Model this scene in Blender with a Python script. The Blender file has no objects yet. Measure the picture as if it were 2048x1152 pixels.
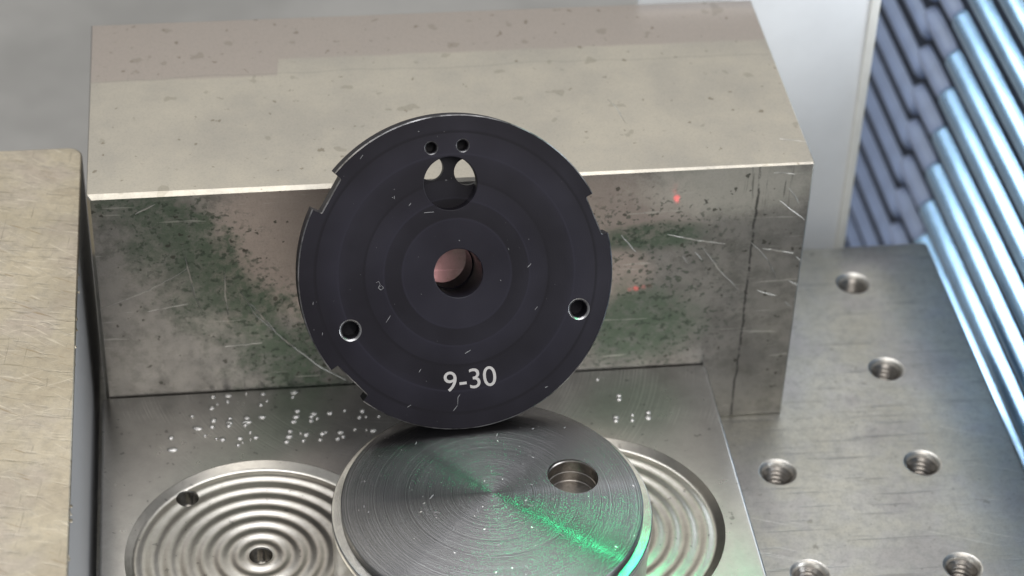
import bpy, bmesh, math, random
from mathutils import Vector, Matrix
random.seed(7)
S = bpy.context.scene
COL = S.collection
R = math.radians

# ------------------------------------------------------------------ camera
cam = bpy.data.objects.new('camera', bpy.data.cameras.new('camera'))
COL.objects.link(cam)
cam.rotation_euler = (0.903564, -0.031659, -0.125009)
cam.location = (-10.509444, -33.413834, 30.116102)
cam.data.sensor_width = 36.0
cam.data.lens = 4639.5357 / 2048 * 36
cam.data.clip_start = 0.5
cam.data.clip_end = 500
cam.data.dof.use_dof = True
cam.data.dof.focus_distance = 39.5
cam.data.dof.aperture_fstop = 0.22
cam.data.dof.aperture_blades = 0
S.camera = cam

# ------------------------------------------------------------------ world and lamps
world = bpy.data.worlds.new('World')
S.world = world
world.use_nodes = True
bg = world.node_tree.nodes['Background']
bg.inputs[0].default_value = (0.93, 0.96, 1.0, 1)
bg.inputs[1].default_value = 0.34
S.view_settings.view_transform = 'Standard'
S.view_settings.look = 'None'
S.view_settings.exposure = 0.0
S.view_settings.gamma = 1.0
AIM = Vector((-6.0, -2.0, 3.0))


def area_lamp(name, direction, dist, sx, sy, radiance, color, aim=AIM, spread=math.pi):
    la = bpy.data.lights.new(name, 'AREA')
    la.shape = 'RECTANGLE'
    la.size, la.size_y = sx, sy
    la.energy = radiance * math.pi * sx * sy
    la.color = color
    o = bpy.data.objects.new(name, la)
    d = Vector(direction).normalized()
    o.location = aim + d * dist
    o.rotation_euler = (-d).to_track_quat('-Z', 'Y').to_euler()
    la.spread = spread
    COL.objects.link(o)
    return o


area_lamp('ceiling_lamp_behind', (0.02, 0.80, 0.72), 70, 66, 26, 0.83, (1.0, 0.92, 0.78))
area_lamp('machine_lamp_left', (-0.75, 0.45, 0.75), 45, 14, 14, 1.6, (1.0, 0.90, 0.72))
area_lamp('window_right', (0.66, 0.62, 0.42), 60, 26, 16, 3.0, (0.80, 0.90, 1.0))  # unseen lamp at the right, moved to brighten the fixture's right edge
area_lamp('ceiling_lamp_front', (0.05, -0.64, 0.77), 60, 40, 20, 3.6, (1.0, 0.96, 0.90))
area_lamp('ceiling_lamp_above', (0.05, 0.10, 1.0), 50, 44, 24, 4.2, (0.97, 0.98, 1.0))
area_lamp('window_front_right', (0.80, -0.52, 0.28), 50, 30, 26, 5.6, (0.90, 0.95, 1.0))  # unseen fill lamp, added to brighten the panel
area_lamp('machine_lamp_far_left', (-0.36, 0.75, 0.53), 50, 13, 12, 0.24, (0.80, 0.92, 1.0), Vector((5.8, 3.0, 1.0)), R(26))  # unseen narrow beam, added for highlights on the pleats
area_lamp('green_indicator_lamp', (0.41, 0.48, 0.775), 16, 1.5, 1.3, 2.6, (0.0, 1.0, 0.36), Vector((-5.2, -6.4, 3.2)), R(40))


def laser_spot(p, src, deg, watts, color=(1.0, 0.03, 0.05)):
    la = bpy.data.lights.new('red_laser', 'SPOT')
    la.energy = watts
    la.color = color
    la.spot_size = R(deg)
    la.spot_blend = 0.7
    la.shadow_soft_size = 0.02
    o = bpy.data.objects.new('red_laser', la)
    o.location = src
    o.rotation_euler = (Vector(p) - Vector(src)).to_track_quat('-Z', 'Y').to_euler()
    COL.objects.link(o)


for dx, dz, dg, w in ((0.0, 0.0, 1.5, 90), (-0.05, 0.16, 1.0, 28), (0.02, -0.09, 1.0, 30), (-0.04, 0.29, 0.8, 12)):
    laser_spot((-2.50 + dx, 0, 5.40 + dz), (-1.85, -4.2, 2.0), dg, w)
for dx, dz, dg, w in ((0.0, 0.0, 2.0, 140), (-0.12, -0.02, 1.6, 60), (0.14, 0.03, 1.6, 50), (0.26, 0.05, 1.5, 25)):
    laser_spot((-3.12 + dx, 0, 3.35 + dz), (-2.2, -2.9, 1.75), dg, w)
laser_spot((-6.60, 0, 4.00), (-6.95, -2.35, 2.15), 34.0, 30, (1.0, 0.50, 0.52))  # unseen wide pink spot, added to light the face behind the bore

# ------------------------------------------------------------------ node helpers


class NB:
    """small helper that writes shader nodes"""

    def __init__(self, name):
        self.mat = bpy.data.materials.new(name)
        self.mat.use_nodes = True
        self.nt = self.mat.node_tree
        self.nt.nodes.clear()
        self.out = self.n('ShaderNodeOutputMaterial')
        self.bs = self.n('ShaderNodeBsdfPrincipled')
        self.l(self.bs.outputs[0], self.out.inputs[0])
        self.tc = self.n('ShaderNodeTexCoord')
        self.P = self.tc.outputs['Object']

    def n(self, t):
        return self.nt.nodes.new(t)

    def l(self, a, b):
        self.nt.links.new(a, b)

    def put(self, sock, v):
        if isinstance(v, bpy.types.NodeSocket):
            self.l(v, sock)
        else:
            if sock.type == 'RGBA' and len(v) == 3:
                v = (*v, 1)
            sock.default_value = v

    def math(self, op, a, b=0.0, c=None, clamp=False):
        m = self.n('ShaderNodeMath')
        m.operation = op
        m.use_clamp = clamp
        self.put(m.inputs[0], a)
        self.put(m.inputs[1], b)
        if c is not None:
            self.put(m.inputs[2], c)
        return m.outputs[0]

    def mapping(self, vec, scale=(1, 1, 1), rot=(0, 0, 0), loc=(0, 0, 0)):
        m = self.n('ShaderNodeMapping')
        self.l(vec, m.inputs[0])
        m.inputs['Location'].default_value = loc
        m.inputs['Rotation'].default_value = rot
        m.inputs['Scale'].default_value = scale
        return m.outputs[0]

    def noise(self, scale, detail=3.0, rough=0.55, vec=None, dist=0.0):
        m = self.n('ShaderNodeTexNoise')
        self.l(vec or self.P, m.inputs['Vector'])
        m.inputs['Scale'].default_value = scale
        m.inputs['Detail'].default_value = detail
        m.inputs['Roughness'].default_value = rough
        m.inputs['Distortion'].default_value = dist
        return m.outputs[0]

    def step(self, v, lo, hi, a=0.0, b=1.0):
        m = self.n('ShaderNodeMapRange')
        m.interpolation_type = 'SMOOTHSTEP'
        self.put(m.inputs[0], v)
        m.inputs[1].default_value = lo
        m.inputs[2].default_value = hi
        m.inputs[3].default_value = a
        m.inputs[4].default_value = b
        return m.outputs[0]

    def mix(self, f, a, b, mode='MIX'):
        m = self.n('ShaderNodeMix')
        m.data_type = 'RGBA'
        m.blend_type = mode
        self.put(m.inputs[0], f)
        self.put(m.inputs[6], a)
        self.put(m.inputs[7], b)
        return m.outputs[2]

    def xyz(self, vec=None):
        s = self.n('ShaderNodeSeparateXYZ')
        self.l(vec or self.P, s.inputs[0])
        return s.outputs

    def normal(self):
        return self.xyz(self.tc.outputs['Normal'])

    def bump(self, h, strength=0.2, dist=0.02):
        b = self.n('ShaderNodeBump')
        b.inputs['Strength'].default_value = strength
        b.inputs['Distance'].default_value = dist
        self.l(h, b.inputs['Height'])
        self.l(b.outputs[0], self.bs.inputs['Normal'])

    def set(self, **k):
        for a, v in k.items():
            self.put(self.bs.inputs[a.replace('_', ' ')], v)
        return self.mat

    def blob(self, a, b, ca, cb, ra, rb, wob, amp=0.9, lo=0.5, hi=1.5):
        """soft uneven patch round (ca, cb) in the coordinates a, b"""
        da = self.math('DIVIDE', self.math('SUBTRACT', a, ca), ra)
        db = self.math('DIVIDE', self.math('SUBTRACT', b, cb), rb)
        d = self.math('SQRT', self.math('ADD', self.math('MULTIPLY', da, da), self.math('MULTIPLY', db, db)))
        d = self.math('ADD', d, self.math('MULTIPLY', self.math('SUBTRACT', wob, 0.5), amp * 2))
        return self.step(d, lo, hi, 1.0, 0.0)

    def specks(self, scale, thr, soft=0.03, vec=None, detail=2.0):
        n = self.noise(scale, detail, 0.5, vec)
        return self.step(n, thr, thr + soft)

    def streaks(self, along, across, rotz, thr, soft=0.05, rot=None):
        v = self.mapping(self.mapping(self.P, (1, 1, 1), rot or (0, 0, rotz)), (along, across, across))
        return self.step(self.noise(1.0, 3.0, 0.6, v), thr, thr + soft)


def steel(name, base=(0.55, 0.53, 0.49), rough=0.34, dark=(0.62, 0.62, 0.62), amount=0.6, scr=(0.5, 14.0, 0.0), spots=0.68, warm=None):
    """ground tool steel with clouds of oil, pits and fine scratches"""
    b = NB(name)
    cloud = b.noise(0.55, 4, 0.6)
    col = b.mix(b.step(cloud, 0.35, 0.65), base, tuple(base[i] * dark[i] for i in range(3)))
    tint = b.noise(0.75, 4, 0.6, b.mapping(b.P, (1, 1, 1), (0, 0, 0), (7, 3, 1)))
    col = b.mix(b.step(tint, 0.40, 0.62, 0.0, 0.5), col, b.mix(1.0, col, (1.05, 1.01, 0.88), 'MULTIPLY'))
    col = b.mix(b.step(tint, 0.34, 0.52, 0.6, 0.0), col, b.mix(1.0, col, (0.88, 0.84, 0.88), 'MULTIPLY'))
    mott = b.noise(5.0, 6, 0.75)
    col = b.mix(b.math('MULTIPLY', b.step(mott, 0.42, 0.72), 0.5), col, tuple(v * 0.55 for v in base))
    col = b.mix(b.math('MULTIPLY', b.specks(3.2, spots + 0.02, 0.06, None, 4.0), 0.4 * amount), col, (0.13, 0.12, 0.09))
    col = b.mix(b.math('MULTIPLY', b.specks(9.0, spots + 0.01, 0.06, None, 4.0), 0.35 * amount), col, (0.10, 0.10, 0.08))
    s1 = b.streaks(scr[0], scr[1], scr[2], 0.585, 0.09)
    s2 = b.streaks(scr[0] * 0.8, scr[1] * 1.8, scr[2] + 0.35, 0.62, 0.08)
    col = b.mix(b.math('MULTIPLY', s1, 0.45 * amount), col, tuple(v * 0.4 for v in base))
    col = b.mix(b.math('MULTIPLY', s2, 0.35 * amount), col, (0.8, 0.78, 0.72))
    fine = b.noise(26.0, 5, 0.75)
    col = b.mix(b.step(fine, 0.44, 0.70, 0.0, 0.42 * amount), col, tuple(v * 0.5 for v in base))
    r = b.math('ADD', rough, b.math('MULTIPLY', b.math('SUBTRACT', mott, 0.5), 0.25))
    h = b.math('ADD', b.math('MULTIPLY', fine, 0.35), b.math('SUBTRACT', b.math('MULTIPLY', s2, 0.4), b.math('MULTIPLY', s1, 0.6)))
    b.bump(h, 0.24, 0.02)
    b.set(Base_Color=col, Metallic=1.0, Roughness=r)
    return b, col


# ------------------------------------------------------------------ materials
def make_block_mat():
    b = NB('block_steel')
    X, Y, Z = b.xyz()
    x = b.math('SUBTRACT', X, 6.525)
    y = b.math('ADD', Y, 2.835)
    z = Z
    N = b.normal()
    front = b.math('LESS_THAN', N[1], -0.9)
    top = b.math('GREATER_THAN', N[2], 0.9)
    base = (0.57, 0.54, 0.475)
    cloud = b.noise(0.5, 4, 0.6)
    mott = b.noise(4.0, 6, 0.7)
    col = b.mix(b.step(cloud, 0.3, 0.7), base, (0.47, 0.45, 0.41))
    # reflection painted as a darker strip along the top's back, stepped border
    edge = b.step(x, -9.56, -9.50)
    border = b.math('ADD', 3.64, b.math('MULTIPLY', edge, 0.55))
    border = b.math('ADD', border, b.math('MULTIPLY', b.math('SUBTRACT', b.noise(2.0, 3), 0.5), 0.12))
    strip = b.step(b.math('SUBTRACT', y, border), -0.06, 0.06)
    col = b.mix(b.math('MULTIPLY', strip, b.math('MULTIPLY', top, 0.9)), col, (0.455, 0.41, 0.385))
    line = b.step(b.math('ABSOLUTE', b.math('SUBTRACT', y, b.math('ADD', 3.45, b.math('MULTIPLY', b.noise(0.35, 3), 0.5)))), 0.0, 0.035, 1.0, 0.0)
    col = b.mix(b.math('MULTIPLY', line, b.math('MULTIPLY', top, 0.3)), col, (0.3, 0.29, 0.26))
    # dried oil drops
    dr = b.specks(2.2, 0.67, 0.02)
    dr2 = b.specks(5.5, 0.70, 0.02)
    col = b.mix(b.math('MULTIPLY', dr, 0.30), col, (0.22, 0.20, 0.15))
    col = b.mix(b.math('MULTIPLY', dr2, 0.55), col, (0.17, 0.14, 0.09))
    # front face: painted green and pink reflections, pitted oil stain, dull ends
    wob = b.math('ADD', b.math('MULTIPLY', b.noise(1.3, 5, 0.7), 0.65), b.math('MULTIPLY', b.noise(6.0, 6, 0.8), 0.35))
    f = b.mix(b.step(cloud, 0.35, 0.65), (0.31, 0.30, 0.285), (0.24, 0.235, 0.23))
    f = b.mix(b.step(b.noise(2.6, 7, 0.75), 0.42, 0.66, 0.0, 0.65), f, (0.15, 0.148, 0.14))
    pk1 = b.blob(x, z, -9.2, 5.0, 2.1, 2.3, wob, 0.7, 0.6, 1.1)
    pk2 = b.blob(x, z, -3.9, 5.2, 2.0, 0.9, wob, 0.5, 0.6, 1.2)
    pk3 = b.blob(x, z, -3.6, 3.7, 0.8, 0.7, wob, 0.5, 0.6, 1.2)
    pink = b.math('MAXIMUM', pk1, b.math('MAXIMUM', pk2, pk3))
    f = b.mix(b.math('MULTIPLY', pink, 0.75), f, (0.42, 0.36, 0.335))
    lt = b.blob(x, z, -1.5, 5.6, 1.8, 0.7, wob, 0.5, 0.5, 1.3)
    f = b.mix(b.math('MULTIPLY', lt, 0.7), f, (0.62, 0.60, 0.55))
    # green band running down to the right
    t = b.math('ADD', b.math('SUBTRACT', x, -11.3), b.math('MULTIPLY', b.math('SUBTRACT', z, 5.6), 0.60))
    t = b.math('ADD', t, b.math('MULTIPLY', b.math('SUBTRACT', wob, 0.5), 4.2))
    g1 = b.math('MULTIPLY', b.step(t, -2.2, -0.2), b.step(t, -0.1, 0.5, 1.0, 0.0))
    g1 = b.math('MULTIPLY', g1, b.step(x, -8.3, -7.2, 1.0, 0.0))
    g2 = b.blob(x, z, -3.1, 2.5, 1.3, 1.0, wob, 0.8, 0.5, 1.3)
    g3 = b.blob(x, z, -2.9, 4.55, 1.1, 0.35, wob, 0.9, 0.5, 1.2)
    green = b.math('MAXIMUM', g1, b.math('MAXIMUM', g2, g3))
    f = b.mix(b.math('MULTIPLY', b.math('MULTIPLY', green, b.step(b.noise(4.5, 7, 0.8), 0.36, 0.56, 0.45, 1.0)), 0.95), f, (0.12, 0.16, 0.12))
    near = b.math('MAXIMUM', b.math('MULTIPLY', b.step(t, 1.2, 0.0), b.step(t, -2.6, -0.6)), b.math('MAXIMUM', b.blob(x, z, -2.9, 4.4, 1.6, 1.1, wob, 0.4), b.blob(x, z, -3.0, 2.8, 1.8, 1.6, wob, 0.4)))
    pits = b.math('MULTIPLY', b.specks(10.0, 0.56, 0.07, b.mapping(b.P, (1, 1, 1.1), (0, 0.6, 0)), 4.0), near)
    f = b.mix(b.math('MULTIPLY', pits, 0.75), f, (0.075, 0.095, 0.075))
    few = b.specks(5.0, 0.685, 0.02, b.mapping(b.P, (1, 1, 1), (0, 0, 0), (5, 2, 8)))
    f = b.mix(b.math('MULTIPLY', few, 0.8), f, (0.07, 0.07, 0.06))
    # scribed upright line near the right end
    wx = b.math('ADD', -1.0, b.math('MULTIPLY', b.math('SUBTRACT', b.noise(1.3, 4, 0.7), 0.5), 0.16))
    sl = b.step(b.math('ABSOLUTE', b.math('SUBTRACT', x, wx)), 0.008, 0.035, 1.0, 0.0)
    sl = b.math('MULTIPLY', sl, b.step(b.noise(3.0, 3, 0.6), 0.35, 0.5))
    f = b.mix(b.math('MULTIPLY', sl, 0.85), f, (0.06, 0.06, 0.06))
    chat = b.step(b.noise(1.0, 3, 0.6, b.mapping(b.P, (11, 1, 0.9))), 0.57, 0.64)
    chat = b.math('MULTIPLY', chat, b.blob(x, z, -0.8, 5.6, 0.45, 0.8, wob, 0.3))
    f = b.mix(b.math('MULTIPLY', chat, 0.7), f, (0.15, 0.15, 0.14))
    sc = b.step(b.noise(1.0, 3, 0.6, b.mapping(b.P, (0.6, 9, 9), (0, 0.5, 0))), 0.66, 0.7)
    f = b.mix(b.math('MULTIPLY', sc, 0.3), f, (0.7, 0.7, 0.66))
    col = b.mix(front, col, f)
    r = b.math('ADD', 0.33, b.math('MULTIPLY', b.math('SUBTRACT', mott, 0.5), 0.2))
    r = b.math('ADD', r, b.math('MULTIPLY', b.math('MULTIPLY', green, front), 0.12))
    fine = b.noise(24.0, 5, 0.75)
    col = b.mix(b.step(fine, 0.44, 0.70, 0.0, 0.26), col, b.mix(0.55, col, (0.05, 0.055, 0.05)))
    h = b.math('SUBTRACT', b.math('MULTIPLY', fine, 0.4), b.math('MULTIPLY', b.math('MULTIPLY', pits, front), 0.8))
    b.bump(h, 0.22, 0.02)
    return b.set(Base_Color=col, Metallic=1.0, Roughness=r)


M = {}
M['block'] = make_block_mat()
bb, cc = steel('jaw_steel', (0.63, 0.575, 0.48), 0.42, (0.85, 0.85, 0.84), 0.40, (1.3, 8.0, 0.3), 0.66)
gl = bb.step(bb.noise(0.7, 6, 0.75, bb.mapping(bb.P, (1, 1, 1), (0, 0, 0), (3, 1, 0))), 0.46, 0.66)
for az, lo, c, k in ((0.7, 0.63, (0.80, 0.74, 0.62), 0.5), (0.25, 0.62, (0.80, 0.74, 0.62), 0.5), (-0.35, 0.63, (0.80, 0.74, 0.62), 0.4), (1.7, 0.65, (0.24, 0.21, 0.16), 0.45), (0.15, 0.63, (0.26, 0.23, 0.17), 0.5), (0.5, 0.64, (0.30, 0.21, 0.11), 0.5)):
    cc = bb.mix(bb.math('MULTIPLY', bb.streaks(1.1, 15.0, az, lo, 0.06), k), cc, c)
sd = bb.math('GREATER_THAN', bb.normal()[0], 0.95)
cc = bb.mix(bb.math('MULTIPLY', gl, 0.45), cc, (0.42, 0.36, 0.28))
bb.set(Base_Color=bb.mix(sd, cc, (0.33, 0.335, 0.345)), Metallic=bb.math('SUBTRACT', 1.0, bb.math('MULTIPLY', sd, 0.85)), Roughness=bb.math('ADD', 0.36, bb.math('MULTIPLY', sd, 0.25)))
M['jaw'] = bb.mat
bb, cc = steel('plate_steel', (0.62, 0.62, 0.60), 0.37, (0.86, 0.86, 0.85), 1.0, (0.45, 10.0, 0.03), 0.66)
M['plate'] = bb.mat


def make_fixture_mat():
    b = NB('fixture_aluminium')
    X, Y, Z = b.xyz()
    # arcs left by the face mill
    d1 = b.n('ShaderNodeVectorMath'); d1.operation = 'DISTANCE'
    b.l(b.P, d1.inputs[0]); d1.inputs[1].default_value = (-0.3, 5.4, 1.41)
    arc = b.n('ShaderNodeTexNoise'); arc.noise_dimensions = '1D'
    b.l(b.math('MULTIPLY', d1.outputs[1], 7.0), arc.inputs['W'])
    arc.inputs['Detail'].default_value = 4; arc.inputs['Roughness'].default_value = 0.75
    arcs = arc.outputs[0]
    patch = b.step(b.noise(0.8, 3, 0.6), 0.45, 0.65)
    a = b.math('MULTIPLY', b.step(arcs, 0.47, 0.60), b.math('MULTIPLY', patch, b.step(Y, 1.6, 3.4)))
    mott = b.noise(3.0, 5, 0.7)
    col = b.mix(b.step(mott, 0.3, 0.7), (0.70, 0.68, 0.645), (0.60, 0.575, 0.545))
    col = b.mix(b.math('MULTIPLY', a, 0.85), col, (0.97, 0.94, 0.90))
    col = b.mix(b.math('MULTIPLY', b.specks(6, 0.70, 0.03), 0.5), col, (0.16, 0.15, 0.14))
    b.bump(b.math('ADD', b.math('MULTIPLY', arcs, 0.5), b.math('MULTIPLY', b.noise(35, 3, 0.7), 0.3)), 0.16, 0.02)
    return b.set(Base_Color=col, Metallic=1.0, Roughness=b.math('ADD', 0.22, b.math('MULTIPLY', mott, 0.16)))


M['fixture'] = make_fixture_mat()


def make_dish_mat():
    b = NB('milled_dish')
    mott = b.noise(3.0, 5, 0.7)
    col = b.mix(b.step(mott, 0.3, 0.7), (0.66, 0.63, 0.57), (0.55, 0.52, 0.47))
    col = b.mix(b.math('MULTIPLY', b.specks(6, 0.69, 0.03), 0.5), col, (0.2, 0.19, 0.17))
    b.bump(b.noise(40, 3, 0.7), 0.12, 0.02)
    return b.set(Base_Color=col, Metallic=1.0, Roughness=0.32)


M['dish'] = make_dish_mat()


def make_turned(name, c0, rough, aniso, grain=16.0):
    b = NB(name)
    X, Y, Z = b.xyz()
    rr = b.math('SQRT', b.math('ADD', b.math('MULTIPLY', X, X), b.math('MULTIPLY', Y, Y)))
    nz = b.n('ShaderNodeTexNoise'); nz.noise_dimensions = '1D'
    b.l(b.math('MULTIPLY', rr, grain), nz.inputs['W'])
    nz.inputs['Detail'].default_value = 6; nz.inputs['Roughness'].default_value = 0.8
    rings = nz.outputs[0]
    col = b.mix(b.step(rings, 0.35, 0.65), tuple(v * 0.52 for v in c0), c0)
    dust = b.specks(11, 0.74, 0.02)
    col = b.mix(b.math('MULTIPLY', dust, 0.8), col, (0.9, 0.88, 0.86))
    tn = b.n('ShaderNodeTangent'); tn.direction_type = 'RADIAL'; tn.axis = 'Z'
    b.l(tn.outputs[0], b.bs.inputs['Tangent'])
    b.bump(rings, 0.34, 0.02)
    return b.set(Base_Color=col, Metallic=1.0, Roughness=rough, Anisotropic=aniso, Anisotropic_Rotation=0.25)


M['puck'] = make_turned('turned_steel', (0.31, 0.308, 0.31), 0.26, 0.84, 10.0)


def make_black():
    b = NB('black_anodised')
    X, Y, Z = b.xyz()
    rr = b.math('SQRT', b.math('ADD', b.math('MULTIPLY', X, X), b.math('MULTIPLY', Y, Y)))
    cr = b.n('ShaderNodeValToRGB'); cr.color_ramp.interpolation = 'LINEAR'
    b.l(b.math('DIVIDE', rr, 2.7), cr.inputs[0])
    e = cr.color_ramp.elements
    vals = [(0.0, 0.48), (0.335, 0.56), (0.345, 0.70), (0.355, 0.34), (0.455, 0.42), (0.462, 0.72), (0.472, 0.56), (0.575, 0.46), (0.585, 0.26), (0.60, 0.38), (0.70, 0.42), (0.742, 0.50), (0.750, 0.74), (0.76, 0.58), (0.88, 0.46), (0.888, 0.22), (0.905, 0.44), (1.0, 0.40)]
    e[0].position, e[0].color = vals[0][0], (vals[0][1],) * 3 + (1,)
    e[1].position, e[1].color = vals[-1][0], (vals[-1][1],) * 3 + (1,)
    for p, v in vals[1:-1]:
        k = e.new(p); k.color = (v, v, v, 1)
    band = cr.outputs[0]
    cloud = b.noise(0.6, 3, 0.5)
    k = b.math('ADD', band, b.math('MULTIPLY', b.math('SUBTRACT', cloud, 0.5), 0.6))
    col = b.mix(b.step(k, 0.25, 0.75), (0.0045, 0.0030, 0.0065), (0.0215, 0.0195, 0.0285))
    dust = b.specks(13, 0.755, 0.02)
    col = b.mix(b.math('MULTIPLY', dust, 0.5), col, (0.22, 0.21, 0.22))
    nz = b.n('ShaderNodeTexNoise'); nz.noise_dimensions = '1D'
    b.l(b.math('MULTIPLY', rr, 22), nz.inputs['W'])
    nz.inputs['Detail'].default_value = 4
    h = b.math('ADD', b.math('MULTIPLY', nz.outputs[0], 0.4), b.math('MULTIPLY', b.noise(45, 3, 0.7), 0.5))
    b.bump(b.math('ADD', h, b.math('MULTIPLY', band, 0.6)), 0.18, 0.015)
    return b.set(Base_Color=col, Metallic=0.0, Roughness=b.step(band, 0.3, 0.65, 0.50, 0.32), Specular_IOR_Level=0.26)


M['black'] = make_black()


def plain(name, col, rough, metal=0.0, var=0.15, scale=3.0, bump=0.05, bscale=40):
    b = NB(name)
    n = b.noise(scale, 4, 0.65)
    c = b.mix(b.step(n, 0.3, 0.7), col, tuple(v * (1 - var) for v in col))
    b.bump(b.noise(bscale, 3, 0.7), bump * 4, 0.02)
    return b.set(Base_Color=c, Metallic=metal, Roughness=rough)


M['edge'] = plain('bare_edge_metal', (0.80, 0.78, 0.76), 0.22, 1.0, 0.35, 6.0, 0.06)
M['mark'] = plain('laser_mark', (0.52, 0.49, 0.475), 0.7, 0.0, 0.12, 6.0)
M['glint'] = plain('scratch_metal', (0.50, 0.485, 0.45), 0.42, 1.0, 0.3, 5.0)
M['bead'] = plain('bright_bead', (0.74, 0.72, 0.69), 0.36, 1.0, 0.2, 9.0)
M['dust'] = plain('pale_scuff', (0.36, 0.35, 0.36), 0.6, 0.0, 0.5, 9.0)
M['table'] = plain('table_grey', (0.44, 0.425, 0.40), 0.75, 0.0, 0.22, 0.16, 0.03, 6)
M['panel'] = plain('panel_paint', (0.86, 0.88, 0.90), 0.5, 0.0, 0.05, 0.6, 0.02)
M['trim'] = plain('trim_white', (0.88, 0.88, 0.84), 0.45, 0.0, 0.06, 2.0, 0.02)
M['puck_side'] = plain('puck_side_steel', (0.62, 0.61, 0.58), 0.2, 1.0, 0.25, 2.0, 0.03)
M['pit'] = plain('pit_wall', (0.48, 0.46, 0.43), 0.14, 1.0, 0.3, 8.0, 0.02)
M['bevel'] = plain('cut_chamfer', (0.74, 0.71, 0.66), 0.36, 1.0, 0.3, 5.0)
M['hole'] = plain('bored_steel', (0.38, 0.355, 0.33), 0.28, 1.0, 0.3, 8.0)
M['scuff'] = plain('bare_scuff', (0.36, 0.355, 0.36), 0.5, 0.0, 0.3, 9.0)
M['chamfer'] = plain('bare_chamfer', (0.50, 0.49, 0.49), 0.30, 1.0, 0.2, 6.0)
M['rim'] = plain('worn_rim', (0.50, 0.49, 0.50), 0.32, 1.0, 0.85, 2.5)
M['chamfer_dim'] = plain('dim_chamfer', (0.20, 0.195, 0.20), 0.32, 1.0, 0.3, 6.0)
M['back'] = plain('cover_backing', (0.02, 0.03, 0.055), 0.7, 0.0, 0.3, 1.0)


def make_pleat(name, c, rough, metal):
    b = NB(name)
    n = b.noise(0.8, 4, 0.6)
    col = b.mix(b.step(n, 0.3, 0.7), c, tuple(v * 0.82 for v in c))
    b.bump(b.noise(14, 4, 0.7), 0.05, 0.02)
    return b.set(Base_Color=col, Metallic=metal, Roughness=rough)


M['pleat'] = make_pleat('cover_vinyl', (0.50, 0.74, 1.0), 0.27, 1.0)
M['pleat_dull'] = make_pleat('cover_vinyl_worn', (0.30, 0.38, 0.58), 0.40, 0.0)  # same cover material, shade on the rear folds painted into the colour
M['cuff'] = make_pleat('cover_cuff', (0.31, 0.38, 0.56), 0.40, 0.0)  # stretch of the pleats without highlight, its unlit tone painted in

# ------------------------------------------------------------------ mesh helpers


def mesh_obj(name, verts, faces, mat, parent=None, smooth=40):
    me = bpy.data.meshes.new(name)
    me.from_pydata([tuple(v) for v in verts], [], faces)
    me.validate()
    bm = bmesh.new(); bm.from_mesh(me)
    bmesh.ops.recalc_face_normals(bm, faces=bm.faces)
    bm.to_mesh(me); bm.free()
    o = bpy.data.objects.new(name, me)
    COL.objects.link(o)
    if mat: me.materials.append(mat)
    if parent: o.parent = parent
    if smooth: shade(o, smooth)
    return o


def shade(o, deg=40):
    me = o.data
    me.polygons.foreach_set('use_smooth', [True] * len(me.polygons))
    me.set_sharp_from_angle(angle=R(deg))


def thing(name, label, cat, loc, group=None):
    o = bpy.data.objects.new(name, None)
    o.empty_display_size = 0.5
    o.location = loc
    o['label'] = label; o['category'] = cat
    if group: o['group'] = group
    COL.objects.link(o)
    return o


def box_bm(x0, x1, y0, y1, z0, z1, off=(0, 0, 0), bevel=0.0, seg=2):
    bm = bmesh.new()
    bmesh.ops.create_cube(bm, size=1)
    for v in bm.verts:
        v.co = Vector(((x0 if v.co.x < 0 else x1), (y0 if v.co.y < 0 else y1), (z0 if v.co.z < 0 else z1))) - Vector(off)
    if bevel:
        bmesh.ops.bevel(bm, geom=bm.edges[:], offset=bevel, segments=seg, affect='EDGES', profile=0.5)
    return bm


def bm_obj(name, bm, mat, parent=None, smooth=40):
    me = bpy.data.meshes.new(name)
    bm.to_mesh(me); bm.free()
    o = bpy.data.objects.new(name, me)
    COL.objects.link(o)
    if mat: me.materials.append(mat)
    if parent: o.parent = parent
    if smooth: shade(o, smooth)
    return o


def lathe_data(prof, seg=96, c=(0, 0, 0), closed=False):
    """revolve (r, z) points about Z; r == 0 makes a pole"""
    V, F, rows = [], [], []
    for r, z in prof:
        if r < 1e-6:
            rows.append([len(V)]); V.append((c[0], c[1], c[2] + z))
        else:
            rows.append(list(range(len(V), len(V) + seg)))
            for k in range(seg):
                a = 2 * math.pi * k / seg
                V.append((c[0] + r * math.cos(a), c[1] + r * math.sin(a), c[2] + z))
    pairs = list(zip(rows[:-1], rows[1:]))
    if closed: pairs.append((rows[-1], rows[0]))
    for A, B in pairs:
        for k in range(seg):
            k2 = (k + 1) % seg
            if len(A) == 1 and len(B) == 1: continue
            if len(A) == 1: F.append((A[0], B[k], B[k2]))
            elif len(B) == 1: F.append((A[k], B[0], A[k2]))
            else: F.append((A[k], B[k], B[k2], A[k2]))
    return V, F


def lathe(name, prof, mat, parent=None, seg=96, c=(0, 0, 0), smooth=40, closed=False):
    V, F = lathe_data(prof, seg, c, closed)
    return mesh_obj(name, V, F, mat, parent, smooth)


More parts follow.
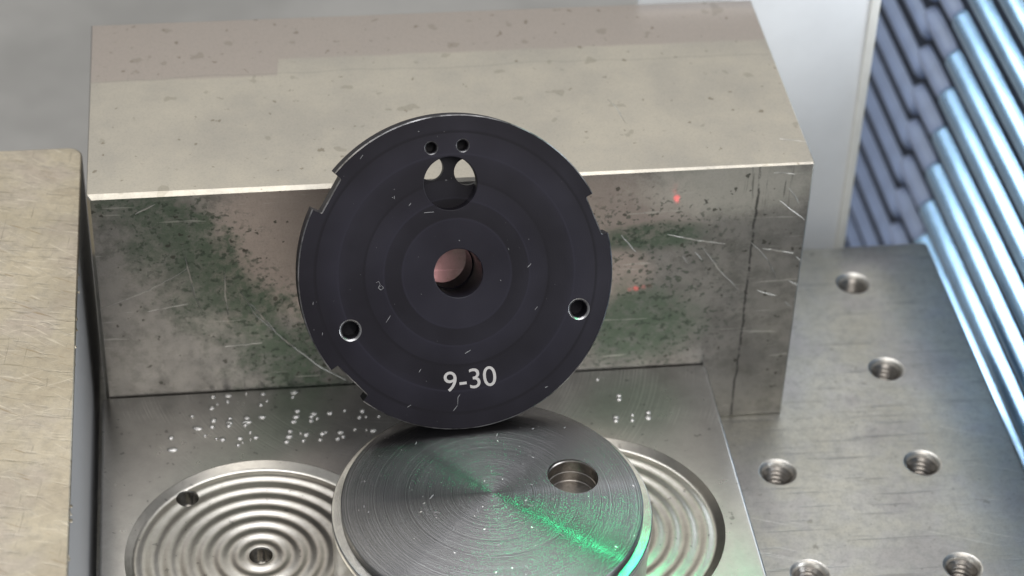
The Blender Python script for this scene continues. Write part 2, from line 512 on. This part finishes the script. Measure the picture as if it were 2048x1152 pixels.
def cut(o, cutters, smooth=40, self_int=False):
    """subtract closed (verts, faces) shapes from o, in o's own coordinates"""
    V, F = [], []
    for v, f in cutters:
        n = len(V); V += list(v); F += [tuple(i + n for i in q) for q in f]
    c = mesh_obj('cutter', V, F, None, None, 0)
    par = o.parent; o.parent = None
    md = o.modifiers.new('cut', 'BOOLEAN')
    md.operation = 'DIFFERENCE'; md.solver = 'EXACT'; md.object = c; md.use_self = self_int
    bpy.context.view_layer.update()
    dg = bpy.context.evaluated_depsgraph_get()
    me = bpy.data.meshes.new_from_object(o.evaluated_get(dg))
    o.modifiers.clear()
    o.data = me
    o.parent = par
    cm = c.data
    bpy.data.objects.remove(c); bpy.data.meshes.remove(cm)
    if smooth: shade(o, smooth)


def ribbons(name, lines, to3d, nrm, width, raise_, mat, parent, wob=0.004):
    """thin raised burrs along polylines that lie on one face"""
    V, F = [], []
    for ln in lines:
        P = [Vector(q) for q in ln]
        fine = []
        for a, b in zip(P[:-1], P[1:]):
            n = max(2, int((b - a).length / 0.08))
            fine += [a.lerp(b, k / n) for k in range(n)]
        fine.append(P[-1])
        m = len(fine); base = len(V)
        for i, q in enumerate(fine):
            t = (fine[min(i + 1, m - 1)] - fine[max(i - 1, 0)]).normalized()
            s = Vector((-t.y, t.x))
            w = width * (0.25 + 0.75 * math.sin(math.pi * (i + 0.5) / m)) * random.uniform(0.6, 1.2) * 0.5
            q = q + s * random.uniform(-wob, wob)
            for k, hgt in ((-1, -0.003), (0, raise_), (1, -0.003)):
                p = q + s * (k * w)
                V.append(to3d(p.x, p.y) + nrm * hgt)
        for i in range(m - 1):
            j = base + 3 * i
            F += [(j, j + 1, j + 4, j + 3), (j + 1, j + 2, j + 5, j + 4), (j + 2, j, j + 3, j + 5)]
        e = base + 3 * (m - 1)
        F += [(base, base + 2, base + 1), (e, e + 1, e + 2)]
    o = mesh_obj(name, V, F, mat, parent, 60)
    o['kind'] = 'stuff'
    return o


DOTS= [[-11.077,-0.141,0.059],[-10.798,-0.129,0.088],[-10.807,-0.291,0.059],[-11.103,-0.454,0.062],[-10.999,-0.371,0.029],[-10.141,-0.14,0.059],[-10.196,-0.451,0.055],[-10.077,-0.356,0.035],[-9.563,-0.134,0.088],[-9.593,-0.287,0.043],[-11.472,-0.675,0.043],[-11.379,-1.005,0.107],[-11.079,-0.806,0.078],[-11.11,-0.986,0.055],[-10.776,-0.792,0.055],[-10.794,-0.9,0.082],[-10.805,-0.986,0.059],[-10.466,-0.792,0.068],[-10.47,-0.915,0.107],[-10.5,-0.994,0.055],[-10.186,-0.795,0.082],[-9.528,-0.683,0.068],[-9.56,-0.84,0.074],[-9.61,-0.973,0.064],[-9.234,-0.786,0.068],[-9.29,-0.98,0.059],[-9.17,-0.935,0.035],[-9.275,-0.871,0.059],[-8.934,-0.797,0.059],[-8.649,-0.761,0.035],[-8.327,-0.795,0.055],[-8.391,-0.969,0.049],[-8.264,-0.975,0.027],[-8.028,-0.983,0.035],[-11.246,-1.231,0.039],[-11.039,-1.339,0.035],[-10.929,-1.357,0.07],[-10.611,-1.356,0.07],[-10.649,-1.54,0.051],[-10.562,-1.489,0.031],[-10.321,-1.355,0.066],[-10.418,-1.219,0.039],[-9.688,-1.239,0.062],[-9.714,-1.385,0.074],[-9.764,-1.529,0.062],[-9.499,-1.329,0.029],[-9.398,-1.351,0.066],[-9.456,-1.529,0.053],[-9.095,-1.351,0.062],[-9.148,-1.53,0.047],[-9.028,-1.336,0.027],[-8.768,-1.359,0.062],[-8.828,-1.53,0.047],[-8.726,-1.479,0.047],[-8.497,-1.305,0.035],[-8.283,-1.343,0.023],[-8.163,-1.367,0.062],[-10.46,-0.12,0.029],[-10.417,-1.421,0.023],[-11.863,-1.228,0.06],[-11.84,-1.558,0.12],[-3.456,-0.787,0.06],[-3.473,-0.893,0.06],[-3.612,-1.391,0.08],[-3.628,-1.488,0.06],[-3.296,-1.361,0.04],[-3.32,-1.504,0.05],[-2.983,-1.313,0.06],[-3.006,-1.445,0.07],[-3.79,-0.279,0.05]]
FRONT= [[[-2.608,4.578],[-2.007,4.396],[-1.501,4.3]],[[-1.944,4.263],[-1.521,3.633],[-1.148,3.194]],[[-1.006,4.285],[-0.794,4.06],[-0.671,3.889],[-0.452,3.447]],[[-0.781,3.136],[-0.405,2.993]],[[-0.214,2.846],[-0.091,2.702]],[[-3.478,4.616],[-3.308,4.382],[-3.18,4.213]],[[-0.573,5.232],[-0.051,4.756]],[[-0.775,4.141],[-0.177,3.989]],[[-2.065,4.141],[-1.918,3.953]],[[-2.294,4.059],[-2.175,3.888]],[[-0.328,5.374],[-0.199,5.146]],[[-0.743,5.865],[-0.35,5.812]],[[-0.42,5.505],[-0.292,5.278]],[[-0.115,3.903],[0.0,3.781]],[[-0.186,3.33],[-0.014,3.235]],[[-13.005,3.518],[-12.102,3.909],[-11.558,4.232],[-11.339,4.396]],[[-10.456,3.754],[-10.193,3.186],[-9.674,2.544],[-9.071,1.882],[-8.562,1.506]],[[-11.426,4.712],[-11.3,3.81],[-11.183,3.347]],[[-12.169,3.415],[-11.42,3.546]],[[-10.712,4.355],[-10.738,3.773],[-10.709,3.222]],[[-10.795,2.483],[-10.109,2.528]],[[-12.229,5.63],[-11.876,5.822]],[[-10.289,3.469],[-9.847,2.791]]]
TOP= [[[-3.442,2.345],[-3.319,2.049],[-3.241,1.545]],[[-0.473,0.804],[-0.014,0.67]],[[-5.396,2.211],[-5.271,2.085]],[[-4.892,4.708],[-4.836,4.376]],[[-4.461,4.258],[-4.12,4.25]],[[-8.235,2.852],[-8.025,2.533]],[[-4.349,2.297],[-4.246,1.706]]]
DISC= [[[-1.385,-0.04],[-1.341,-0.018],[-1.319,-0.072],[-1.357,-0.128],[-1.309,-0.167],[-1.264,-0.136],[-1.295,-0.091],[-1.357,-0.128]],[[-1.264,-0.727],[-1.217,-0.672],[-1.179,-0.615]],[[-0.087,-2.076],[-0.126,-2.133],[-0.138,-2.254]],[[-0.144,-2.271],[-0.219,-2.359]],[[0.901,0.359],[0.916,0.324]],[[0.068,0.568],[0.084,0.549]],[[0.729,-0.176],[0.745,-0.195]],[[-0.637,-0.295],[-0.629,-0.304]],[[-1.012,1.38],[-0.987,1.37]],[[-0.976,1.403],[-0.972,1.352]],[[-0.736,1.214],[-0.698,1.261]],[[-0.491,1.075],[-0.32,1.077]],[[-2.458,-0.268],[-2.47,-0.318]],[[-2.346,-0.799],[-2.358,-0.849]],[[-0.764,-1.637],[-0.726,-1.58]],[[1.39,-2.105],[1.443,-2.093]],[[-1.002,-2.221],[-0.939,-2.184]],[[0.045,-1.384],[0.152,-1.333]],[[1.299,-0.746],[1.346,-0.689]],[[1.215,-0.004],[1.28,0.06]],[[-0.496,2.459],[-0.481,2.441]],[[-1.501,2.068],[-1.446,2.131]]]

# ------------------------------------------------------------------ setting
tb = bmesh.new()
for q in ((-90, -60, -8.0), (60, -60, -8.0), (60, 120, -8.0), (-90, 120, -8.0)): tb.verts.new(q)
tb.faces.new(tb.verts)
table = bm_obj('machine_table', tb, M['table'], None, 0)
table['kind'] = 'structure'

# upright painted panel behind the block
pr = thing('machine_panel', 'upright pale grey painted panel with white edge trim behind the long block', 'panel', (0.3, 6.0, -8.0))
OFF = (0.3, 6.0, -8.0)
bm_obj('sheet', box_bm(-2.2, 2.60, 6.02, 6.22, -8.0, 6.5, OFF, 0.01), M['panel'], pr)
bm_obj('edge_trim', box_bm(2.60, 2.80, 5.95, 6.25, -8.0, 6.5, OFF, 0.03), M['trim'], pr)

# pleated way cover at the right
XW = 5.5
bel = thing('pleated_cover', 'blue pleated machine way cover with glossy ridges at the right edge', 'cover', (XW, 5.0, -8.0))
BO = Vector((XW, 5.0, -8.0))
bm_obj('backing', box_bm(XW + 0.28, XW + 0.8, -9.0, 22.0, -8.0, 5.8, BO, 0.0), M['back'], bel)


def pleat_mesh(name, y0, y1, depth, half, mat, cap=0.25):
    """one rounded fold along Y; its crown bulges towards -X"""
    V, F = [], []
    pf = [(0, -1.0), (0.45, -0.93), (0.80, -0.72), (0.97, -0.40), (1.0, -0.08), (0.93, 0.22), (0.78, 0.45), (0.52, 0.68), (0.25, 0.86), (0, 1.0)]
    n = len(pf) - 1
    ys = [(y0, 0.5), (y0 + 0.06, 0.85), (y0 + cap, 1.0), (y1 - cap, 1.0), (y1 - 0.06, 0.85), (y1, 0.5)]
    for y, s in ys:
        for px, pz in pf:
            V.append((-depth * s * px, y, half * s * pz))
    m = n + 1
    for i in range(len(ys) - 1):
        for k in range(n):
            F.append((i * m + k, i * m + k + 1, (i + 1) * m + k + 1, (i + 1) * m + k))
    F.append(tuple(range(m))); F.append(tuple((len(ys) - 1) * m + k for k in range(m)))
    for i in range(len(ys) - 1):
        F.append((i * m, (i + 1) * m, (i + 1) * m + n, i * m + n))
    me = bpy.data.meshes.new(name)
    me.from_pydata(V, [], F); me.validate()
    b_ = bmesh.new(); b_.from_mesh(me); bmesh.ops.recalc_face_normals(b_, faces=b_.faces); b_.to_mesh(me); b_.free()
    me.materials.append(mat)
    me.polygons.foreach_set('use_smooth', [True] * len(me.polygons)); me.set_sharp_from_angle(angle=R(50))
    return me


ma = pleat_mesh('pleat', -8.5, 9.1, 0.32, 0.26, M['pleat'])
mb = pleat_mesh('cuff', 8.9, 10.95, 0.31, 0.235, M['cuff'], 0.35)
mc = pleat_mesh('worn_pleat', 10.75, 21.0, 0.26, 0.22, M['pleat_dull'])
Z0, PITCH = -0.78 - 2 * 1.03, 1.03
for k in range(-5, 9):
    zz = Z0 + k * PITCH + random.uniform(-0.03, 0.03)
    for me, nm, dz in ((ma, 'pleat', 0.0), (mb, 'pleat_cuff', -0.02), (mc, 'worn_pleat', 0.50)):
        o = bpy.data.objects.new(nm, me); COL.objects.link(o); o.parent = bel
        o.location = Vector((XW + 0.30, 0, zz + dz)) - BO
        o.rotation_euler = (random.uniform(-0.004, 0.004), 0, 0)
        if nm == 'worn_pleat': o['label'] = 'dull mauve rear fold of the cover'

# ------------------------------------------------------------------ tooling plate
PO = Vector((-4.0, -2.0, -1.6))
plate = thing('tooling_plate', 'scratched grey steel tooling plate with rows of threaded holes under the long block', 'plate', PO)
pb = box_bm(-22.0, 4.42, -11.5, 5.29, -1.6, 0.0, PO, 0.11, 3)
pbody = bm_obj('plate_body', pb, M['plate'], plate)
HOLES = [(2.44, 3.966 - 2.816 * k) for k in range(5)] + [(-0.42, -1.67), (-0.42, -4.40), (-0.42, -7.2)]
cut(pbody, [lathe_data([(0, 0.3), (0.372, 0.3), (0.372, -1.2), (0, -1.2)], 48, (x - PO.x, y - PO.y, -PO.z)) for x, y in HOLES])
prof = [(0.280, -0.10), (0.275, -0.11)]
zt = -0.11
for k in range(9):
    prof += [(0.222, zt - 0.035), (0.212, zt - 0.055), (0.268, zt - 0.09), (0.276, zt - 0.11)]
    zt -= 0.11
prof += [(0.24, zt - 0.02), (0, zt - 0.06)]
h0 = lathe('threaded_hole', prof, M['hole'], plate, 48, (0, 0, 0), 60)
for k, (x, y) in enumerate(HOLES):
    o = h0 if k == 0 else h0.copy()
    if k: COL.objects.link(o); o.parent = plate
    o.location = (x - PO.x, y - PO.y, -PO.z)
c0 = lathe('hole_chamfer', [(0.374, -0.002), (0.352, -0.006), (0.279, -0.095), (0.279, -0.115)], M['bevel'], plate, 48, (0, 0, 0), 60)
for k, (x, y) in enumerate(HOLES):
    o = c0 if k == 0 else c0.copy()
    if k: COL.objects.link(o); o.parent = plate
    o.location = (x - PO.x, y - PO.y, -PO.z)

# ------------------------------------------------------------------ long block
KO = Vector((-6.525, 2.835, 0.0))
block = thing('steel_block', 'long rectangular grey steel block standing behind the black disc', 'steel block', KO)
bk = box_bm(-13.05, 0.0, 0.0, 5.67, 0.003, 6.05, KO, 0.0)
ed = [e for e in bk.edges if all(v.co.y < 0 for v in e.verts) and all(v.co.z > 3 for v in e.verts)]
lf = [e for e in bk.edges if all(v.co.x < 0 and v.co.y < 0 for v in e.verts)]
bmesh.ops.bevel(bk, geom=ed, offset=0.03, segments=1, affect='EDGES')
# the front chamfer is wider towards the left end
for v in bk.verts:
    if v.co.x < 0 and v.co.y < -KO.y + 0.06:
        if v.co.z > 6.045: v.co.y += 0.045
        elif v.co.z > 6.0: v.co.z -= 0.05
lf = [e for e in bk.edges if all(v.co.x < -6.5 and v.co.y < -KO.y + 0.01 for v in e.verts)]
bmesh.ops.bevel(bk, geom=lf, offset=0.06, segments=1, affect='EDGES')
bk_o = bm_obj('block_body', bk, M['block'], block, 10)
md = bk_o.modifiers.new('round', 'BEVEL'); md.width = 0.022; md.segments = 2; md.limit_method = 'ANGLE'; md.angle_limit = R(50)
ribbons('scratch_marks', FRONT, lambda a, b: Vector((a, 0.0, b)) - KO, Vector((0, -1, 0)), 0.042, 0.008, M['glint'], block, 0.006)
ribbons('scratch_marks', TOP[:2], lambda a, b: Vector((a, b, 6.05)) - KO, Vector((0, 0, 1)), 0.035, 0.006, M['glint'], block, 0.006)

# ------------------------------------------------------------------ left jaw
JO = Vector((-17.6, -3.0, 0.0))
jaw = thing('vise_jaw', 'warm yellowish scratched steel jaw block cut off by the left edge', 'vise jaw', JO)
jb = box_bm(-22.0, -13.30, -12.0, 3.62, 0.003, 4.62, JO, 0.0)
vert = [e for e in jb.edges if abs(e.verts[0].co.z - e.verts[1].co.z) > 1]
bmesh.ops.bevel(jb, geom=vert, offset=0.28, segments=5, affect='EDGES', profile=0.5)
jo = bm_obj('jaw_body', jb, M['jaw'], jaw, 30)
md = jo.modifiers.new('round', 'BEVEL'); md.width = 0.03; md.segments = 2; md.limit_method = 'ANGLE'; md.angle_limit = R(50)
# burrs left along the near top edge
V, F = [], []
for k in range(26):
    y = random.uniform(-8.5, 0.2); r = random.uniform(0.010, 0.028); x = -13.31 + random.uniform(-0.02, 0.03)
    b0 = len(V)
    for a in range(6):
        t = a * math.pi / 3
        V.append(Vector((x + r * math.cos(t), y + r * 2.0 * math.sin(t), 4.59 + random.uniform(-0.02, 0.01))) - JO)
    V.append(Vector((x, y, 4.60 + r * 0.9)) - JO)
    F += [(b0 + a, b0 + (a + 1) % 6, b0 + 6) for a in range(6)] + [tuple(b0 + a for a in range(5, -1, -1))]
o = mesh_obj('edge_burr', V, F, M['jaw'], jaw, 60); o['kind'] = 'stuff'

# ------------------------------------------------------------------ fixture plate
FZ = 1.413
FO = Vector((-7.4, -4.5, 0.0))
fix = thing('fixture_plate', 'smooth grey fixture plate with ringed round dishes and small raised dots', 'fixture plate', FO)
fb = box_bm(-13.12, -1.64, -9.5, -0.012, 0.004, FZ, FO, 0.0)
vert = [e for e in fb.edges if abs(e.verts[0].co.z - e.verts[1].co.z) > 1]
bmesh.ops.bevel(fb, geom=vert, offset=0.10, segments=4, affect='EDGES', profile=0.5)
tope = [e for e in fb.edges if all(v.co.z > 1.4 for v in e.verts)]
bmesh.ops.bevel(fb, geom=tope, offset=0.05, segments=3, affect='EDGES', profile=0.5)
fbody = bm_obj('plate_body', fb, M['fixture'], fix, 30)
DL, DR, RD = Vector((-10.348, -4.33)), Vector((-4.47, -4.22)), 2.345
pit_small = Vector((-11.631, -2.722))


def cyl(x, y, z0, z1, r, seg=64):
    return lathe_data([(0, z1), (r, z1), (r, z0), (0, z0)], seg, (x - FO.x, y - FO.y, 0))


def ball(x, y, z, rx, ry, rz, seg=14, rows=8):
    pts = [(math.sin(math.pi * i / rows), math.cos(math.pi * i / rows)) for i in range(rows + 1)]
    pts[0] = (0, 1); pts[-1] = (0, -1)
    v, f = lathe_data(pts, seg)
    return [(p[0] * rx + x - FO.x, p[1] * ry + y - FO.y, p[2] * rz + z) for p in v], f


cut(fbody, [cyl(DL.x, DL.y, FZ - 0.8, FZ + 0.3, RD, 128), cyl(DR.x, DR.y, FZ - 0.8, FZ + 0.3, RD, 128)], 30)
bead0 = None
for x, y, w in DOTS:
    if bead0 is None:
        v, f = lathe_data([(1, -0.3), (0.98, 0.15), (0.85, 0.5), (0.55, 0.85), (0, 1.0)], 14)
        o = bead0 = mesh_obj('raised_dot', v, f, M['bead'], fix, 80)
    else:
        o = bead0.copy(); COL.objects.link(o); o.parent = fix
    o.location = (x - FO.x, y - FO.y, FZ)
    o.scale = (w * random.uniform(0.8, 1.0), min(w, 0.07) * random.uniform(0.9, 1.3), 0.026)
    o.rotation_euler = (0, 0, random.uniform(-0.35, 0.1))


def dish_profile(hole=True):
    pts = []
    if hole: pts += [(0.205, -0.70), (0.205, -0.10)]
    else: pts.append((0.0, -0.10))
    r = 0.225
    while r < 2.20:
        ph = (r - 0.26) / 0.295
        pts.append((r, -0.105 + 0.012 * math.cos(2 * math.pi * ph)))
        r += 0.0215
    pts += [(2.215, -0.10), (2.235, -0.085), (2.342, -0.004), (2.343, -0.70)]
    if not hole: pts.append((0.0, -0.70))
    return pts


dl = lathe('ring_dish', dish_profile(), M['dish'], fix, 128, (DL.x - FO.x, DL.y - FO.y, FZ), 60, True)
bpy.context.view_layer.update()
hp = Vector((DL.x - FO.x, DL.y - FO.y)) + Vector((-1.283, 1.608)).normalized() * 2.0
cut(dl, [lathe_data([(0, 0.3), (0.205, 0.3), (0.205, -0.55), (0, -0.55)], 48, (hp.x, hp.y, FZ))], 50)
lathe('ring_dish', dish_profile(False), M['dish'], fix, 128, (DR.x - FO.x, DR.y - FO.y, FZ), 60)
for q in (Vector((DL.x - FO.x, DL.y - FO.y)), hp):
    lathe('drilled_hole', [(0.204, -0.112), (0.190, -0.13), (0.188, -0.40), (0.05, -0.52), (0.0, -0.52)], M['pit'], fix, 48, (q.x, q.y, FZ), 50)

# ------------------------------------------------------------------ puck
HP = FZ + 2.0
UO = Vector((-6.48, -5.517, FZ + 0.002))
puck = thing('steel_puck', 'round turned steel puck with a small recess lying under the black disc', 'steel puck', UO)
T = 1.998
top_prof = [(0, T + 0.18), (0.02, T + 0.18)] + [(2.5 * k / 12, T + 0.18 * (1 - (k / 12) ** 2)) for k in range(1, 12)] + [(2.500, T), (2.522, T - 0.02), (2.528, T - 0.15), (2.50, T - 0.16), (2.50, T - 0.18), (0, T - 0.18)]
cap = lathe('turned_face', top_prof, M['puck'], puck, 160, (0, 0, 0), 20)
HC = Vector((-5.08 - UO.x, -5.171 - UO.y))
cut(cap, [lathe_data([(0, T + 0.3), (0.432, T + 0.3), (0.432, T - 0.6), (0, T - 0.6)], 64, (HC.x, HC.y, 0))], 20)
side_prof = [(0, T - 0.183), (2.64, T - 0.183), (2.67, T - 0.19), (2.685, T - 0.215), (2.685, T - 0.25), (2.64, T - 0.27), (2.64, T - 0.31), (2.68, T - 0.33), (2.68, T - 0.39), (2.66, T - 0.42), (2.66, 0.05), (2.62, 0.0), (0, 0)]
skirt = lathe('skirt', side_prof, M['puck_side'], puck, 160, (0, 0, 0), 30)
cut(skirt, [lathe_data([(0, T + 0.3), (0.45, T + 0.3), (0.45, T - 0.8), (0, T - 0.8)], 64, (HC.x, HC.y, 0))], 30)
lathe('recess', [(0.4315, T + 0.075), (0.418, T + 0.055), (0.415, T - 0.14), (0.43, T - 0.15), (0.43, T - 0.17), (0.415, T - 0.18), (0.415, T - 0.36), (0.40, T - 0.375), (0, T - 0.38)], M['hole'], puck, 64, (HC.x, HC.y, 0), 30)
fl = []
for k in range(26):
    a, r, L = random.uniform(0, 6.28), random.uniform(0.3, 2.3), random.uniform(0.03, 0.12)
    b_ = random.uniform(0, 6.28)
    p = Vector((r * math.cos(a), r * math.sin(a)))
    if (p - HC).length < 0.6: continue
    q = p + Vector((math.cos(b_), math.sin(b_))) * L
    mid = (p + q) / 2 + Vector((random.uniform(-1, 1), random.uniform(-1, 1))) * L * 0.25
    fl.append([p, mid, q])
ribbons('dust_flecks', fl, lambda a, b: Vector((a, b, T + 0.18 - 0.0288 * (a * a + b * b))), Vector((0, 0, 1)), 0.024, 0.008, M['dust'], puck)

# ------------------------------------------------------------------ black disc
n = Vector((0.04957, -0.86682, 0.49605)).normalized()
up = (Vector((0, 0, 1)) - n * n.z).normalized()
uu = up.cross(n)
RAD, THK = 2.690, 0.50
DC = Vector((-6.81, -2.635, 5.991))
low = DC - up * RAD - n * THK
mat3 = Matrix((uu, up, n)).transposed()
disc = thing('index_disc', 'black anodised notched disc marked 9-30 leaning upright on the steel puck', 'disc', (0, 0, 0))
disc.matrix_world = Matrix.Translation(DC) @ mat3.to_4x4()


def outline(rad, inner=0.0):
    N = [(136.3, 151.4, 0.955, 0.943), (10.1, 25.8, 0.965, 0.958), (-147.0, -130.5, 0.955, 0.958)]
    pts = []
    a = -180.0
    segs = sorted([(s, e, ri, ro) for s, e, ri, ro in N])
    while a < 180.0:
        hit = None
        for s, e, ri, ro in segs:
            if s <= a < e: hit = (s, e, ri, ro)
        if hit:
            s, e, ri, ro = hit
            f0, f1 = (ri, ro) if s > 100 or s < -100 else (ri, ro)
            for ang, f in ((s, None), (s, f0), (s + 0.35, f0 - 0.006), (e - 0.35, f1 - 0.006), (e, f1), (e, None)):
                rr = rad if f is None else RAD * f - inner
                pts.append(Vector((rr * math.cos(R(ang)), rr * math.sin(R(ang)))))
            a = e + 1.0
        else:
            pts.append(Vector((rad * math.cos(R(a)), rad * math.sin(R(a)))))
            a += 1.5
            for s, e, ri, ro in segs:
                if a - 1.5 < s <= a: a = s
    return pts


def prism(levels, mat, name, parent):
    V, F = [], []
    for pts, z in levels: V += [(p.x, p.y, z) for p in pts]
    m = len(levels[0][0])
    for i in range(len(levels) - 1):
        for k in range(m):
            k2 = (k + 1) % m
            F.append((i * m + k, i * m + k2, (i + 1) * m + k2, (i + 1) * m + k))
    F.append(tuple(range(m))); F.append(tuple((len(levels) - 1) * m + k for k in range(m)))
    return mesh_obj(name, V, F, mat, parent, 25)


CH = 0.018
face = prism([(outline(RAD - CH, CH), 0.0), (outline(RAD), -CH), (outline(RAD), -THK)], M['black'], 'face_plate', disc)


V, F = [], []
o1, o2 = outline(RAD - CH + 0.002, CH - 0.002), outline(RAD + 0.002, -0.002)
for p in o1: V.append((p.x, p.y, 0.002))
for p in o2: V.append((p.x, p.y, -CH))
for p in o2: V.append((p.x, p.y, -CH - 0.012))
m = len(o1)
for i in range(2):
    for k in range(m): F.append((i * m + k, i * m + (k + 1) % m, (i + 1) * m + (k + 1) % m, (i + 1) * m + k))
mesh_obj('rim_chamfer', V, F, M['rim'], disc, 25)


def dcut(x, y, r, depth, ch=0.0, seg=64):
    if ch: return lathe_data([(0, 0.2), (r + ch + 0.2, 0.2), (r + ch, 0.0), (r, -0.6 * ch), (r, -depth), (0, -depth)], seg, (x, y, 0))
    return lathe_data([(0, 0.2), (r, 0.2), (r, -depth), (0, -depth)], seg, (x, y, 0))


cut(face, [dcut(0.026, 0, 0.418, 0.7, 0.012), dcut(-0.008, 1.535, 0.455, 0.34, 0.010)], 25)
cut(face, [dcut(-0.292, 2.158, 0.088, 0.36, 0.028, 32), dcut(0.245, 2.158, 0.088, 0.36, 0.028, 32),
           dcut(-1.873, -0.809, 0.145, 0.40, 0.042, 40), dcut(2.064, -0.798, 0.145, 0.40, 0.042, 40),
           lathe_data([(0, -0.2), (0.215, -0.2), (0.215, -0.8), (0, -0.8)], 40, (-0.278, 1.785, 0)),
           lathe_data([(0, -0.2), (0.232, -0.2), (0.232, -0.8), (0, -0.8)], 40, (0.345, 1.675, 0))], 25)
# long hub behind the plate, bored through
lathe('hub', [(0.426, -THK - 0.001), (0.92, -THK - 0.001), (0.92, -1.93), (0.90, -1.95), (0.44, -1.95), (0.426, -1.93), (0.426, -1.2), (0.405, -1.18), (0.405, -1.10), (0.426, -1.08)], M['black'], disc, 96, (0.026, 0, 0), 30, True)


# bare bright chamfers round the holes
for x, y, r, c in ((-1.873, -0.809, 0.145, 0.042), (2.064, -0.798, 0.145, 0.042), (-0.292, 2.158, 0.088, 0.028), (0.245, 2.158, 0.088, 0.028)):
    lathe('chamfer', [(r + c + 0.001, 0.001), (r + 0.001, -0.6 * c + 0.001), (r, -0.6 * c - 0.03)], M['chamfer'] if r > 0.1 else M['chamfer_dim'], disc, 40, (x, y, 0), 60)

# engraved number
cu = bpy.data.curves.new('engraved_number', 'FONT')
cu.body = '9-30'
cu.size = 1.0
cu.extrude = 0.0
cu.resolution_u = 24
tmp = bpy.data.objects.new('engraved_number', cu)
COL.objects.link(tmp)
bpy.context.view_layer.update()
tm = bpy.data.meshes.new_from_object(tmp.evaluated_get(bpy.context.evaluated_depsgraph_get()))
bpy.data.objects.remove(tmp)
xs = [v.co.x for v in tm.vertices]; ys = [v.co.y for v in tm.vertices]
cx, cy = (min(xs) + max(xs)) / 2, (min(ys) + max(ys)) / 2
sx, sy = 0.90 / (max(xs) - min(xs)), 0.345 / (max(ys) - min(ys))
for v in tm.vertices:
    v.co = Vector(((v.co.x - cx) * sx, (v.co.y - cy) * sy, 0))
b_ = bmesh.new(); b_.from_mesh(tm)
ex = bmesh.ops.extrude_face_region(b_, geom=b_.faces[:])
for v in [g for g in ex['geom'] if isinstance(g, bmesh.types.BMVert)]: v.co.z += 0.004
bmesh.ops.recalc_face_normals(b_, faces=b_.faces)
b_.to_mesh(tm); b_.free()
tm.materials.clear(); tm.materials.append(M['mark'])
num = bpy.data.objects.new('engraved_number', tm)
COL.objects.link(num); num.parent = disc
num.location = (0.105, -1.83, -0.002); num.rotation_euler = (0, 0, R(2.5))
ribbons('scratch_marks', DISC, lambda a, b: Vector((a, b, 0)), Vector((0, 0, 1)), 0.019, 0.005, M['scuff'], disc, 0.003)
